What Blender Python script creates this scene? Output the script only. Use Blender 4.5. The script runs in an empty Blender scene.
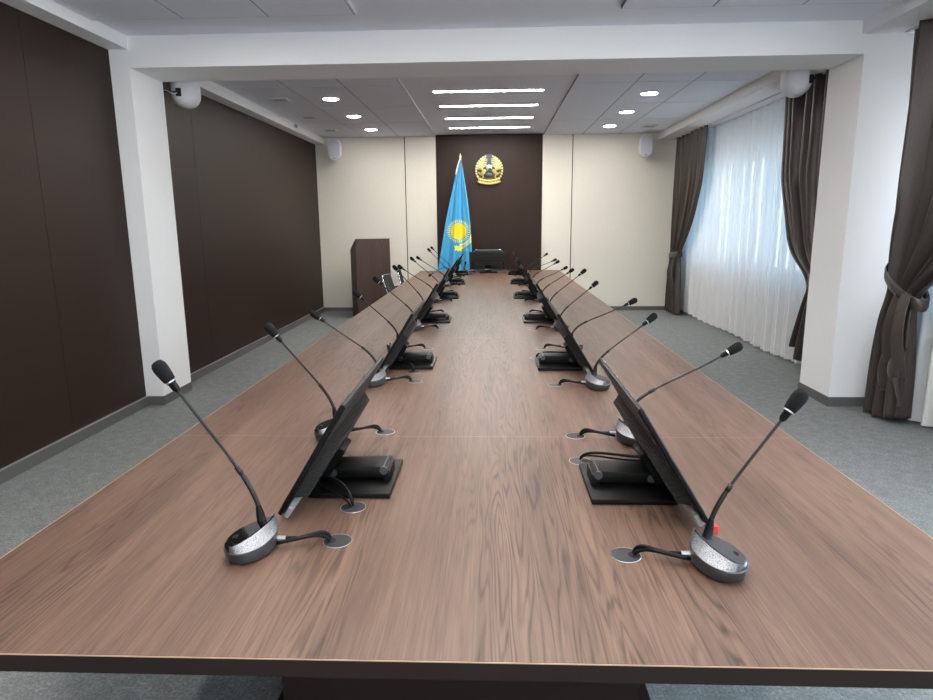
import bpy, bmesh, math, random
from mathutils import Vector, Matrix
from math import sin, cos, pi, radians, sqrt, atan2, exp
random.seed(7)
SC = bpy.context.scene
COL = SC.collection

# ---------------------------------------------------------------- camera
cd = bpy.data.cameras.new('camera'); cam = bpy.data.objects.new('camera', cd); COL.objects.link(cam)
cd.sensor_width = 36.0; cd.sensor_fit = 'HORIZONTAL'; cd.lens = 36.0 * 642.43 / 933.0
cd.clip_start = 0.02; cd.clip_end = 200
r_ = (0.9991923867, 0.0390737650, -0.0093709777)
u_ = (0.0015811000, 0.1948013015, 0.9808414515)
f_ = (-0.0401506471, 0.9800641274, -0.1945821979)
M = Matrix(((r_[0], u_[0], -f_[0], 0), (r_[1], u_[1], -f_[1], 0), (r_[2], u_[2], -f_[2], 1.55), (0, 0, 0, 1)))
cam.matrix_world = M
SC.camera = cam

# ---------------------------------------------------------------- colour management, world
SC.view_settings.view_transform = 'Standard'; SC.view_settings.look = 'None'
SC.view_settings.gamma = 1.0; SC.view_settings.use_curve_mapping = False
SC.view_settings.exposure = 1.5
try:
    SC.cycles.use_denoising = True; SC.cycles.max_bounces = 10; SC.cycles.diffuse_bounces = 5
    SC.cycles.transparent_max_bounces = 12; SC.cycles.caustics_reflective = False; SC.cycles.caustics_refractive = False
    SC.cycles.sample_clamp_indirect = 6.0
except Exception:
    pass
WORLD_STRENGTH = 5.8
REAR_SKY = 1.55
LAMP = 46.0        # emission of ceiling lamps
w = bpy.data.worlds.new('sky'); SC.world = w; w.use_nodes = True
nt = w.node_tree; nt.nodes.clear()
out = nt.nodes.new('ShaderNodeOutputWorld'); bg = nt.nodes.new('ShaderNodeBackground')
tc = nt.nodes.new('ShaderNodeTexCoord'); sx = nt.nodes.new('ShaderNodeSeparateXYZ')
cr = nt.nodes.new('ShaderNodeValToRGB')
nt.links.new(tc.outputs['Generated'], sx.inputs[0]); 
mp = nt.nodes.new('ShaderNodeMapRange'); mp.inputs[1].default_value = -0.4; mp.inputs[2].default_value = 0.6
nt.links.new(sx.outputs['Z'], mp.inputs[0]); nt.links.new(mp.outputs[0], cr.inputs[0])
cr.color_ramp.elements[0].position = 0.2; cr.color_ramp.elements[0].color = (0.86, 0.92, 0.92, 1)
cr.color_ramp.elements[1].position = 0.62; cr.color_ramp.elements[1].color = (0.60, 0.82, 1.0, 1)
# sky behind the camera (-y) made whiter and weaker to tune the daylight
neg = nt.nodes.new('ShaderNodeMapRange'); neg.inputs[1].default_value = 0.25; neg.inputs[2].default_value = -0.8
nt.links.new(sx.outputs['Y'], neg.inputs[0])
mc = nt.nodes.new('ShaderNodeMix'); mc.data_type = 'RGBA'; nt.links.new(neg.outputs[0], mc.inputs[0]); nt.links.new(cr.outputs[0], mc.inputs[6]); mc.inputs[7].default_value = (0.95, 0.97, 1.0, 1)
ms = nt.nodes.new('ShaderNodeMapRange'); ms.inputs[3].default_value = WORLD_STRENGTH; ms.inputs[4].default_value = REAR_SKY
nt.links.new(neg.outputs[0], ms.inputs[0])
nt.links.new(mc.outputs[2], bg.inputs[0]); nt.links.new(ms.outputs[0], bg.inputs[1])
nt.links.new(bg.outputs[0], out.inputs[0])

# ---------------------------------------------------------------- materials
def lin(c):
    return tuple(((v / 255) / 12.92 if v / 255 <= 0.04045 else ((v / 255 + 0.055) / 1.055) ** 2.4) for v in c) + (1,)
MATS = {}
def mat(name, rgb, rough=0.5, metal=0.0, spec=0.5, emit=None, strength=0, noise=None, bump=None, coat=0, sheen=0):
    """rgb in sRGB 0..255. noise=(scale, amount) varies the colour; bump=(scale, strength)"""
    if name in MATS: return MATS[name]
    m = bpy.data.materials.new(name); m.use_nodes = True
    t = m.node_tree; b = t.nodes['Principled BSDF']
    c = lin(rgb); b.inputs['Base Color'].default_value = c
    b.inputs['Roughness'].default_value = rough; b.inputs['Metallic'].default_value = metal
    b.inputs['Specular IOR Level'].default_value = spec
    if coat: b.inputs['Coat Weight'].default_value = coat
    if sheen: b.inputs['Sheen Weight'].default_value = sheen
    if emit:
        b.inputs['Emission Color'].default_value = lin(emit); b.inputs['Emission Strength'].default_value = strength
    tcn = None
    if noise or bump:
        tcn = t.nodes.new('ShaderNodeTexCoord')
    if noise:
        n = t.nodes.new('ShaderNodeTexNoise'); n.inputs['Scale'].default_value = noise[0]; n.inputs['Detail'].default_value = 5
        t.links.new(tcn.outputs['Object'], n.inputs['Vector'])
        r = t.nodes.new('ShaderNodeValToRGB'); a = noise[1]
        r.color_ramp.elements[0].position = 0.3; r.color_ramp.elements[1].position = 0.7
        r.color_ramp.elements[0].color = tuple(max(0, v * (1 - a)) for v in c[:3]) + (1,)
        r.color_ramp.elements[1].color = tuple(min(1, v * (1 + a)) for v in c[:3]) + (1,)
        t.links.new(n.outputs['Fac'], r.inputs[0]); t.links.new(r.outputs[0], b.inputs['Base Color'])
    if bump:
        n = t.nodes.new('ShaderNodeTexNoise'); n.inputs['Scale'].default_value = bump[0]; n.inputs['Detail'].default_value = 4
        t.links.new(tcn.outputs['Object'], n.inputs['Vector'])
        bp = t.nodes.new('ShaderNodeBump'); bp.inputs['Strength'].default_value = bump[1]; bp.inputs['Distance'].default_value = 0.002
        t.links.new(n.outputs['Fac'], bp.inputs['Height']); t.links.new(bp.outputs[0], b.inputs['Normal'])
    MATS[name] = m
    return m

class NT:
    """tiny node helper"""
    def __init__(s, m): s.t = m.node_tree; s.b = s.t.nodes.get('Principled BSDF')
    def n(s, k, **kw):
        x = s.t.nodes.new(k)
        for a, v in kw.items(): setattr(x, a, v)
        return x
    def link(s, a, b): s.t.links.new(a, b)
    def math(s, op, a, b=None, c=None):
        x = s.n('ShaderNodeMath', operation=op)
        for i, v in enumerate((a, b, c)):
            if v is None: continue
            if isinstance(v, (int, float)): x.inputs[i].default_value = v
            else: s.link(v, x.inputs[i])
        return x.outputs[0]
    def mix(s, f, a, b):
        x = s.n('ShaderNodeMix', data_type='RGBA')
        for i, v in ((0, f), (6, a), (7, b)):
            if isinstance(v, (int, float)): x.inputs[i].default_value = v
            elif isinstance(v, tuple): x.inputs[i].default_value = v
            else: s.link(v, x.inputs[i])
        return x.outputs[2]
    def vec(s, x, y, z):
        c = s.n('ShaderNodeCombineXYZ')
        for i, v in enumerate((x, y, z)):
            if isinstance(v, (int, float)): c.inputs[i].default_value = v
            else: s.link(v, c.inputs[i])
        return c.outputs[0]
    def noise(s, v, scale=1, detail=3, rough=0.5, dist=0):
        x = s.n('ShaderNodeTexNoise'); s.link(v, x.inputs['Vector'])
        x.inputs['Scale'].default_value = scale; x.inputs['Detail'].default_value = detail
        x.inputs['Roughness'].default_value = rough; x.inputs['Distortion'].default_value = dist
        return x.outputs['Fac']
    def ramp(s, f, stops):
        r = s.n('ShaderNodeValToRGB'); s.link(f, r.inputs[0]); e = r.color_ramp.elements
        while len(e) < len(stops): e.new(0.5)
        for i, (p, c) in enumerate(stops):
            e[i].position = p; e[i].color = c if isinstance(c, tuple) else (c, c, c, 1)
        return r.outputs[0]

def wood(name, dark, mid, light, rough, along=1, plank=0.17, seams=None, contrast=1.0, figure=1.0, spec=0.5):
    m = bpy.data.materials.new(name); m.use_nodes = True; N = NT(m)
    tcn = N.n('ShaderNodeTexCoord'); sp = N.n('ShaderNodeSeparateXYZ'); N.link(tcn.outputs['Object'], sp.inputs[0])
    ax = [sp.outputs[0], sp.outputs[1], sp.outputs[2]]
    l = ax[along]
    a = ax[0] if along != 0 else ax[1]
    o = ax[2] if along != 2 else ax[1]
    wob = N.noise(N.vec(N.math('MULTIPLY', a, 2.0), N.math('MULTIPLY', l, 0.5), 3.0), 1, 1)
    aw = N.math('ADD', a, N.math('MULTIPLY', N.math('SUBTRACT', wob, 0.5), 0.05))
    pid = N.math('FLOOR', N.math('DIVIDE', N.math('ADD', aw, 10.04), plank))
    wn = N.n('ShaderNodeTexWhiteNoise', noise_dimensions='1D'); N.link(pid, wn.inputs['W'])
    rnd = wn.outputs['Value']
    # broad tone
    tone = N.noise(N.vec(N.math('MULTIPLY', aw, 9.0), N.math('MULTIPLY', l, 0.9), 0.0), 1, 4, 0.6)
    # cathedral contour lines
    fld = N.noise(N.vec(N.math('MULTIPLY', aw, 7.0), N.math('MULTIPLY', N.math('ADD', l, N.math('MULTIPLY', rnd, 30.0)), 0.42), 7.0), 1, 3, 0.5)
    ring = N.math('SINE', N.math('MULTIPLY', fld, 190.0))
    line = N.math('POWER', N.math('MULTIPLY', N.math('ADD', ring, 1.0), 0.5), 3.0)
    msk = N.noise(N.vec(N.math('MULTIPLY', aw, 5.0), N.math('MULTIPLY', l, 0.35), 21.0), 1, 2)
    gx = N.math('MULTIPLY', N.math('ADD', a, 0.05), 6.0)
    bell = N.math('MULTIPLY', N.math('EXPONENT', N.math('MULTIPLY', N.math('MULTIPLY', gx, gx), -1.0)), 0.10)
    msk = N.math('MULTIPLY', N.ramp(N.math('ADD', msk, bell), [(0.44, 0.10), (0.60, 1.0)]), N.ramp(N.noise(N.vec(N.math('MULTIPLY', a, 60.0), N.math('MULTIPLY', l, 7.0), 2.0), 1, 2), [(0.3, 0.3), (0.6, 1.0)]))
    line = N.math('MULTIPLY', line, N.math('MULTIPLY', msk, figure))
    # fine pores
    fine = N.noise(N.vec(N.math('MULTIPLY', a, 240.0), N.math('MULTIPLY', l, 5.0), 0.0), 1, 3, 0.7)
    fine2 = N.noise(N.vec(N.math('MULTIPLY', a, 55.0), N.math('MULTIPLY', l, 1.6), 4.0), 1, 3, 0.6)
    v = N.math('ADD', N.math('MULTIPLY', N.math('SUBTRACT', tone, 0.5), 0.75 * contrast), 0.55)
    v = N.math('ADD', v, N.math('MULTIPLY', N.math('SUBTRACT', rnd, 0.5), 0.16 * contrast))
    v = N.math('ADD', v, N.math('MULTIPLY', N.math('SUBTRACT', fine, 0.5), 0.6 * contrast))
    v = N.math('ADD', v, N.math('MULTIPLY', N.math('SUBTRACT', fine2, 0.5), 0.45 * contrast))
    v = N.math('SUBTRACT', v, N.math('MULTIPLY', line, 0.42))
    c = N.ramp(v, [(0.05, lin(dark)), (0.5, lin(mid)), (0.95, lin(light))])
    if seams:
        s = None
        for y in seams:
            k = N.math('LESS_THAN', N.math('ABSOLUTE', N.math('SUBTRACT', l, y)), 0.003)
            s = k if s is None else N.math('MAXIMUM', s, k)
        c = N.mix(N.math('MULTIPLY', s, 0.16), c, lin((205, 180, 165)))
    N.link(c, N.b.inputs['Base Color'])
    N.b.inputs['Roughness'].default_value = rough
    N.b.inputs['Specular IOR Level'].default_value = spec
    bp = N.n('ShaderNodeBump'); bp.inputs['Strength'].default_value = 0.12; bp.inputs['Distance'].default_value = 0.001
    N.link(v, bp.inputs['Height']); N.link(bp.outputs[0], N.b.inputs['Normal'])
    MATS[name] = m
    return m

wood('table_wood', (50, 35, 28), (95, 72, 60), (127, 101, 87), 0.44, 1, 0.19, seams=(2.335, 4.48, 6.63, 8.78), figure=1.0, spec=0.45)
wood('panel_wood', (37, 24, 18), (43, 29, 22), (51, 35, 28), 0.5, 2, 0.6, contrast=0.5, figure=0.3, spec=0.25)
wood('lectern_wood', (50, 37, 33), (70, 53, 47), (86, 67, 60), 0.45, 2, 0.12, contrast=0.8, figure=0.6)
wood('edge_wood', (22, 15, 12), (31, 21, 17), (40, 28, 23), 0.6, 0, 0.5, contrast=0.8, figure=0.3, spec=0.25)
PLASTER = mat('plaster', (240, 240, 241), 0.85, bump=(350, 0.08), spec=0.2)
CEIL = mat('ceiling_paint', (230, 234, 243), 0.9, bump=(300, 0.1), spec=0.15)
CREAM = mat('cream_panel', (228, 223, 212), 0.7, noise=(40, 0.02), spec=0.25)
GAP = mat('gap_dark', (40, 36, 34), 0.9)
SKIRT = mat('skirting_grey', (92, 92, 92), 0.5)
ALU = mat('aluminium_trim', (200, 200, 200), 0.35, metal=0.7)
BLACK = mat('black_plastic', (7, 7, 8), 0.45, spec=0.22)
BLACKM = mat('black_matt', (14, 14, 15), 0.7)
GLOSS = mat('gloss_black', (8, 8, 9), 0.08, coat=0.5)
DGREY = mat('dark_grey_metal', (84, 86, 88), 0.42, metal=0.6)
GREYP = mat('grey_plastic', (112, 113, 115), 0.45)
SILVER = mat('silver_metal', (196, 198, 202), 0.28, metal=0.85)
CHROME = mat('chrome', (225, 225, 228), 0.12, metal=1.0)
GROM = mat('grommet_grey', (62, 62, 64), 0.4, metal=0.3)
FOAM = mat('foam_black', (22, 22, 24), 0.95, bump=(900, 0.6), spec=0.2)
STEM = mat('stem_black', (30, 29, 29), 0.35, metal=0.3)
WHITEP = mat('white_plastic', (222, 222, 228), 0.5)
SPKG = mat('speaker_grille', (196, 198, 206), 0.6, bump=(700, 0.5))
MESHF = mat('chair_mesh', (44, 47, 47), 0.85, bump=(500, 0.5))
TIE = mat('tieback_satin', (66, 58, 54), 0.4, noise=(8, 0.15))
RED = mat('red_plastic', (210, 60, 66), 0.4)
LAMPM = mat('lamp_emit', (255, 255, 255), 0.5, emit=(255, 250, 243), strength=LAMP)
GOLD = mat('gold', (210, 196, 122), 0.38, metal=0.45, bump=(120, 0.5))
GOLDL = mat('gold_light', (238, 230, 172), 0.35, metal=0.4)
TEAL = mat('teal_enamel', (44, 78, 88), 0.3)
BRONZE = mat('dark_gold', (84, 72, 40), 0.45, metal=0.4)
FBLUE = mat('flag_blue', (60, 160, 205), 0.6, sheen=0.2)
FYEL = mat('flag_yellow', (246, 220, 40), 0.6)
FPALE = mat('flag_pale', (222, 226, 160), 0.6)

# ribbed black back of the monitors
def ribbed(name, rgb, freq, axis):
    m = bpy.data.materials.new(name); m.use_nodes = True; N = NT(m)
    tcn = N.n('ShaderNodeTexCoord'); sp = N.n('ShaderNodeSeparateXYZ'); N.link(tcn.outputs['Object'], sp.inputs[0])
    s = N.math('SINE', N.math('MULTIPLY', sp.outputs[axis], freq))
    bp = N.n('ShaderNodeBump'); bp.inputs['Strength'].default_value = 0.9; bp.inputs['Distance'].default_value = 0.002
    N.link(s, bp.inputs['Height']); N.link(bp.outputs[0], N.b.inputs['Normal'])
    c = N.mix(N.ramp(s, [(0.2, 0.0), (0.8, 1.0)]), lin([int(v * 0.6) for v in rgb]), lin(rgb)); N.link(c, N.b.inputs['Base Color'])
    N.b.inputs['Roughness'].default_value = 0.5
    MATS[name] = m; return m
RIB = ribbed('ribbed_black', (30, 29, 28), 2 * pi / 0.0055, 2)
def grille_mat():
    m = bpy.data.materials.new('silver_grille'); m.use_nodes = True; N = NT(m)
    tcn = N.n('ShaderNodeTexCoord'); v = N.n('ShaderNodeTexVoronoi'); v.inputs['Scale'].default_value = 420
    N.link(tcn.outputs['Object'], v.inputs['Vector'])
    N.link(N.ramp(v.outputs['Distance'], [(0.2, lin((52, 54, 57))), (0.5, lin((128, 130, 134)))]), N.b.inputs['Base Color'])
    N.b.inputs['Metallic'].default_value = 0.7; N.b.inputs['Roughness'].default_value = 0.42
    MATS['silver_grille'] = m; return m
GRILLE = grille_mat()

def carpet_mat():
    m = bpy.data.materials.new('grey_carpet'); m.use_nodes = True; N = NT(m)
    tcn = N.n('ShaderNodeTexCoord'); v = tcn.outputs['Object']
    a = N.noise(v, 90, 4, 0.7); b = N.noise(v, 320, 2, 0.7); d = N.noise(v, 14, 3, 0.6)
    x = N.math('ADD', N.math('MULTIPLY', a, 0.6), N.math('ADD', N.math('MULTIPLY', b, 0.25), N.math('MULTIPLY', d, 0.2)))
    N.link(N.ramp(x, [(0.36, lin((90, 92, 91))), (0.53, lin((122, 125, 125))), (0.68, lin((156, 160, 162)))]), N.b.inputs['Base Color'])
    N.b.inputs['Roughness'].default_value = 0.9; N.b.inputs['Specular IOR Level'].default_value = 0.2
    bp = N.n('ShaderNodeBump'); bp.inputs['Strength'].default_value = 0.3; bp.inputs['Distance'].default_value = 0.003
    N.link(b, bp.inputs['Height']); N.link(bp.outputs[0], N.b.inputs['Normal'])
    return m
CARPET = carpet_mat()

def fabric_mat(name, rgb, sheen_rough=0.45):
    m = bpy.data.materials.new(name); m.use_nodes = True; N = NT(m)
    tcn = N.n('ShaderNodeTexCoord'); sp = N.n('ShaderNodeSeparateXYZ'); N.link(tcn.outputs['Object'], sp.inputs[0])
    n = N.noise(N.vec(N.math('MULTIPLY', sp.outputs[0], 300), N.math('MULTIPLY', sp.outputs[1], 300), N.math('MULTIPLY', sp.outputs[2], 40)), 1, 2)
    N.link(N.ramp(n, [(0.3, lin([int(v * 0.88) for v in rgb])), (0.7, lin([min(255, int(v * 1.1)) for v in rgb]))]), N.b.inputs['Base Color'])
    N.b.inputs['Roughness'].default_value = sheen_rough; N.b.inputs['Specular IOR Level'].default_value = 0.5
    N.b.inputs['Sheen Weight'].default_value = 0.1
    MATS[name] = m; return m
DRAPE = fabric_mat('brown_satin', (66, 57, 53), 0.38)

def sheer_mat():
    m = bpy.data.materials.new('sheer_voile'); m.use_nodes = True; t = m.node_tree; t.nodes.clear(); N = NT(m)
    o = N.n('ShaderNodeOutputMaterial'); tr = N.n('ShaderNodeBsdfTranslucent'); df = N.n('ShaderNodeBsdfDiffuse'); tp = N.n('ShaderNodeBsdfTransparent')
    tr.inputs[0].default_value = (0.055, 0.105, 0.145, 1); df.inputs[0].default_value = (0.97, 0.965, 0.965, 1)
    m1 = N.n('ShaderNodeMixShader'); m1.inputs[0].default_value = 0.74
    N.link(tr.outputs[0], m1.inputs[1]); N.link(df.outputs[0], m1.inputs[2])
    lw = N.n('ShaderNodeLayerWeight'); lw.inputs['Blend'].default_value = 0.5   # the weave closes up when seen edge-on
    m2 = N.n('ShaderNodeMixShader'); N.link(N.math('ADD', 0.957, N.math('MULTIPLY', lw.outputs['Facing'], 0.043)), m2.inputs[0])
    N.link(tp.outputs[0], m2.inputs[1]); N.link(m1.outputs[0], m2.inputs[2]); N.link(m2.outputs[0], o.inputs[0])
    MATS['sheer'] = m; return m
SHEER = sheer_mat()
def glass_mat():
    m = bpy.data.materials.new('window_glass'); m.use_nodes = True; t = m.node_tree; t.nodes.clear(); N = NT(m)
    o = N.n('ShaderNodeOutputMaterial'); tp = N.n('ShaderNodeBsdfTransparent'); g = N.n('ShaderNodeBsdfGlossy')
    tp.inputs[0].default_value = (0.95, 0.97, 0.98, 1); g.inputs['Roughness'].default_value = 0.02
    m2 = N.n('ShaderNodeMixShader'); m2.inputs[0].default_value = 0.06
    N.link(tp.outputs[0], m2.inputs[1]); N.link(g.outputs[0], m2.inputs[2]); N.link(m2.outputs[0], o.inputs[0])
    return m
GLASS = glass_mat()

# ---------------------------------------------------------------- geometry helpers
def box(bm, x0, x1, y0, y1, z0, z1, mi=0):
    v = [bm.verts.new(p) for p in ((x0, y0, z0), (x1, y0, z0), (x1, y1, z0), (x0, y1, z0), (x0, y0, z1), (x1, y0, z1), (x1, y1, z1), (x0, y1, z1))]
    fs = [bm.faces.new([v[i] for i in q]) for q in ((0, 3, 2, 1), (4, 5, 6, 7), (0, 1, 5, 4), (1, 2, 6, 5), (2, 3, 7, 6), (3, 0, 4, 7))]
    for f in fs: f.material_index = mi
    return v
def xbox(bm, sz, mtx, mi=0):
    a, b, c = sz[0] / 2, sz[1] / 2, sz[2] / 2
    v = box(bm, -a, a, -b, b, -c, c, mi)
    for q in v: q.co = mtx @ q.co
    return v
def bevel_all(bm, w, seg=2):
    bmesh.ops.bevel(bm, geom=list(bm.edges), offset=w, segments=seg, affect='EDGES', profile=0.6)
def obj(name, bm, mats, parent=None, smooth=False, loc=None, autosmooth=None):
    bmesh.ops.recalc_face_normals(bm, faces=bm.faces)
    me = bpy.data.meshes.new(name); bm.to_mesh(me); bm.free()
    if not isinstance(mats, (list, tuple)): mats = [mats]
    for m in mats: me.materials.append(m)
    if smooth:
        for p in me.polygons: p.use_smooth = True
        if autosmooth:
            try: me.set_sharp_from_angle(angle=radians(autosmooth))
            except Exception: pass
    o = bpy.data.objects.new(name, me); COL.objects.link(o)
    if parent: o.parent = parent
    if loc is not None: o.location = loc
    return o
def thing(name, label, cat, loc=(0, 0, 0), rotz=0, group=None):
    o = bpy.data.objects.new(name, None); COL.objects.link(o); o.empty_display_size = 0.1
    o.location = loc; o.rotation_euler = (0, 0, rotz); o['label'] = label; o['category'] = cat
    if group: o['group'] = group
    return o
def tag(o, label, cat, group=None):
    o['label'] = label; o['category'] = cat
    if group: o['group'] = group
    return o
def struct(name, bm, m, **k):
    o = obj(name, bm, m, **k); o['kind'] = 'structure'; return o
def bez(p0, p1, p2, p3, n):
    P = [Vector(p) for p in (p0, p1, p2, p3)]; r = []
    for i in range(n + 1):
        t = i / n; r.append(P[0] * (1 - t) ** 3 + P[1] * 3 * t * (1 - t) ** 2 + P[2] * 3 * t * t * (1 - t) + P[3] * t ** 3)
    return r
def tube(bm, pts, rad, seg=10, caps=True):
    pts = [Vector(p) for p in pts]; n = len(pts)
    R = rad if isinstance(rad, (list, tuple)) else [rad] * n
    T = [(pts[min(i + 1, n - 1)] - pts[max(i - 1, 0)]).normalized() for i in range(n)]
    up = Vector((0, 0, 1)) if abs(T[0].z) < 0.9 else Vector((1, 0, 0))
    a = T[0].cross(up).normalized(); rings = []
    for i in range(n):
        a = (a - T[i] * a.dot(T[i])).normalized(); b = T[i].cross(a)
        rings.append([bm.verts.new(pts[i] + (a * cos(2 * pi * k / seg) + b * sin(2 * pi * k / seg)) * R[i]) for k in range(seg)])
    for i in range(n - 1):
        for k in range(seg):
            bm.faces.new((rings[i][k], rings[i][(k + 1) % seg], rings[i + 1][(k + 1) % seg], rings[i + 1][k]))
    if caps:
        bm.faces.new(rings[0][::-1]); bm.faces.new(rings[-1])
def loft(bm, rings, cap0=True, cap1=True, mi=0):
    R = [[bm.verts.new(p) for p in r] for r in rings]; n = len(R[0])
    for i in range(len(R) - 1):
        for k in range(n):
            f = bm.faces.new((R[i][k], R[i][(k + 1) % n], R[i + 1][(k + 1) % n], R[i + 1][k])); f.material_index = mi
    if cap0: bm.faces.new(R[0][::-1]).material_index = mi
    if cap1: bm.faces.new(R[-1]).material_index = mi
def lathe(bm, prof, seg=24, mtx=None):
    rings = []
    for r, z in prof:
        ring = [Vector((r * cos(2 * pi * k / seg), r * sin(2 * pi * k / seg), z)) for k in range(seg)]
        rings.append([mtx @ p for p in ring] if mtx else ring)
    loft(bm, rings)

# ================================================================ STRUCTURE
WL, WR, YB, YF = -3.04, 3.50, 11.42, -2.6
ZC = 3.0
Y1, Y2 = 5.346, 5.867   # beam / columns
bm = bmesh.new(); box(bm, WL - 0.3, WR + 0.3, YF - 0.2, YB + 0.3, -0.12, 0.0); struct('floor', bm, CARPET)
# ceiling: plaster slab with dropped tile fields
bm = bmesh.new(); box(bm, WL - 0.3, WR + 0.3, YF - 0.2, YB + 0.3, 3.02, 3.2)
struct('ceiling', bm, CEIL)
def tiles(xs, ys, name='ceiling'):
    bm = bmesh.new()
    for i in range(len(xs) - 1):
        for j in range(len(ys) - 1):
            box(bm, xs[i] + 0.006, xs[i + 1] - 0.006, ys[j] + 0.010, ys[j + 1] - 0.010, 3.0, 3.0195)
    box(bm, xs[0], xs[-1], ys[0], ys[-1] + (0.004 if ys[-1] < Y1 else 0), 3.0035, 3.0197, 1)
    return struct(name, bm, [CEIL, DGREY])
yr = [Y2, 6.07, 7.32, 8.57, 9.86, 11.12, YB]
yf = [YF, -1.35, -0.1, 1.15, 2.4, 3.65, 4.895]
tiles([-2.88, -2.21, -1.59, -0.97], yr); tiles([0.874, 1.53, 2.14, 2.80], yr)
tiles([-2.88, -2.21, -1.59, -0.97], yf); tiles([0.90, 1.53, 2.14, 2.80], yf)
# white trims along the inner edges of the left tile fields
bm = bmesh.new(); box(bm, -0.969, -0.957, Y2, YB, 2.998, 3.02); box(bm, -0.969, -0.957, YF, 4.89, 2.998, 3.02); struct('trim_6', bm, WHITEP)

# left wall: dark laminate panels with grooves over a dark backing
bm = bmesh.new(); box(bm, WL - 0.2, WL - 0.012, YF - 0.2, YB + 0.2, 0, 3.03, 1)
ys = [YF, -0.36, 2.0, 4.35, 6.72, YB]
for a, b in zip(ys[:-1], ys[1:]): box(bm, WL - 0.012, WL, a + 0.002, b - 0.002, 0.085, 3.0, 0)
struct('wall_left', bm, [MATS['panel_wood'], GAP])
# back wall : cream panels + dark central panel
bm = bmesh.new(); box(bm, WL, WR + 0.2, YB + 0.012, YB + 0.25, 0, 3.03, 1)
for a, b in ((WL, -1.505), (-1.489, -0.963), (0.862, 1.363), (1.379, WR)): box(bm, a, b, YB, YB + 0.014, 0.07, 3.0, 0)
struct('wall_back', bm, [CREAM, GAP])
bm = bmesh.new(); box(bm, -0.955, -0.053, YB - 0.012, YB + 0.012, 0.0, 3.0); box(bm, -0.049, 0.856, YB - 0.012, YB + 0.012, 0.0, 3.0)
struct('wall_back_panel', bm, MATS['panel_wood'])
# front wall (behind the camera), its opening added to let in daylight
FW = (-2.5, 2.9, 0.85, 2.6)
bm = bmesh.new(); box(bm, WL, WR + 0.2, YF - 0.2, YF, 0, FW[2]); box(bm, WL, WR + 0.2, YF - 0.2, YF, FW[3], 3.02); box(bm, WL, FW[0], YF - 0.2, YF, FW[2], FW[3]); box(bm, FW[1], WR + 0.2, YF - 0.2, YF, FW[2], FW[3]); struct('wall_front', bm, CREAM)
# right wall with two window openings
W2 = (6.02, 11.2, 0.90, 2.40); W1 = (-1.6, 5.02, 0.90, 2.40)  # near opening extended unseen past the camera for more daylight
bm = bmesh.new()
def wl(y0, y1, z0, z1): box(bm, WR, WR + 0.25, y0, y1, z0, z1)
wl(YF - 0.2, W1[0], 0, 3.03); wl(W1[1], W2[0], 0, 3.03); wl(W2[1], YB + 0.02, 0, 3.03)
for W in (W1, W2): wl(W[0], W[1], 0, W[2]); wl(W[0], W[1], W[3], 3.03)
struct('wall_right', bm, PLASTER)
WINF = mat('window_frame_white', (225, 228, 232), 0.4)
for n, W, k in ((1, W1, 5), (2, W2, 4)):
    bm = bmesh.new(); x0, x1 = WR + 0.06, WR + 0.13; t = 0.06
    y0, y1, z0, z1 = W
    box(bm, x0, x1, y0, y1, z0, z0 + t); box(bm, x0, x1, y0, y1, z1 - t, z1)
    for i in range(k + 1):
        y = y0 + (y1 - y0) * i / k; a = min(max(y - t / 2, y0), y1 - t)
        box(bm, x0, x1, a, a + t, z0 + t, z1 - t)
    fr = struct('window_%d' % n, bm, WINF)
    bm = bmesh.new(); box(bm, WR + 0.09, WR + 0.1, y0 + t * 0.5, y1 - t * 0.5, z0 + t * 0.5, z1 - t * 0.5); obj('window_glass', bm, GLASS, fr)
    bm = bmesh.new(); box(bm, WR - 0.10, WR + 0.06, y0 - 0.0, y1 + 0.0, z0 - 0.03, z0); obj('window_sill', bm, WINF, fr)
    # portal: guides sampling of the sky through the opening, emits nothing itself
    ld = bpy.data.lights.new('window_portal', 'AREA'); ld.shape = 'RECTANGLE'; ld.size = z1 - z0; ld.size_y = y1 - y0
    ld.cycles.is_portal = True
    lo = bpy.data.objects.new('window_portal', ld); COL.objects.link(lo)
    lo.location = (WR + 0.27, (y0 + y1) / 2, (z0 + z1) / 2); lo.rotation_euler = (0, radians(90), 0)
bm = bmesh.new(); t = 0.06; y0, y1 = YF - 0.13, YF - 0.07
box(bm, FW[0], FW[1], y0, y1, FW[2], FW[2] + t); box(bm, FW[0], FW[1], y0, y1, FW[3] - t, FW[3])
for i in range(6):
    x = min(max(FW[0] + (FW[1] - FW[0]) * i / 5 - t / 2, FW[0]), FW[1] - t); box(bm, x, x + t, y0, y1, FW[2] + t, FW[3] - t)
fr = struct('window_3', bm, WINF)  # unseen window, added to brighten the room from behind the camera
bm = bmesh.new(); box(bm, FW[0] + 0.03, FW[1] - 0.03, YF - 0.105, YF - 0.095, FW[2] + 0.03, FW[3] - 0.03); obj('window_glass', bm, GLASS, fr)
ld = bpy.data.lights.new('window_portal', 'AREA'); ld.shape = 'RECTANGLE'; ld.size = FW[1] - FW[0]; ld.size_y = FW[3] - FW[2]; ld.cycles.is_portal = True
lo = bpy.data.objects.new('window_portal', ld); COL.objects.link(lo); lo.location = ((FW[0] + FW[1]) / 2, YF - 0.22, (FW[2] + FW[3]) / 2); lo.rotation_euler = (radians(90), 0, 0)
# columns and beam
CL = -2.882; CRX = 2.83
bm = bmesh.new(); box(bm, WL - 0.01, CL, Y1, Y2, 0, 3.03); struct('wall_left_column', bm, PLASTER)
bm = bmesh.new(); box(bm, CRX, WR + 0.01, Y1, Y2, 0, 3.03); struct('wall_right_column', bm, PLASTER)
bm = bmesh.new(); box(bm, CL, CRX, Y1, Y2, 2.782, 3.03); struct('trim_1', bm, PLASTER)
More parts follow.
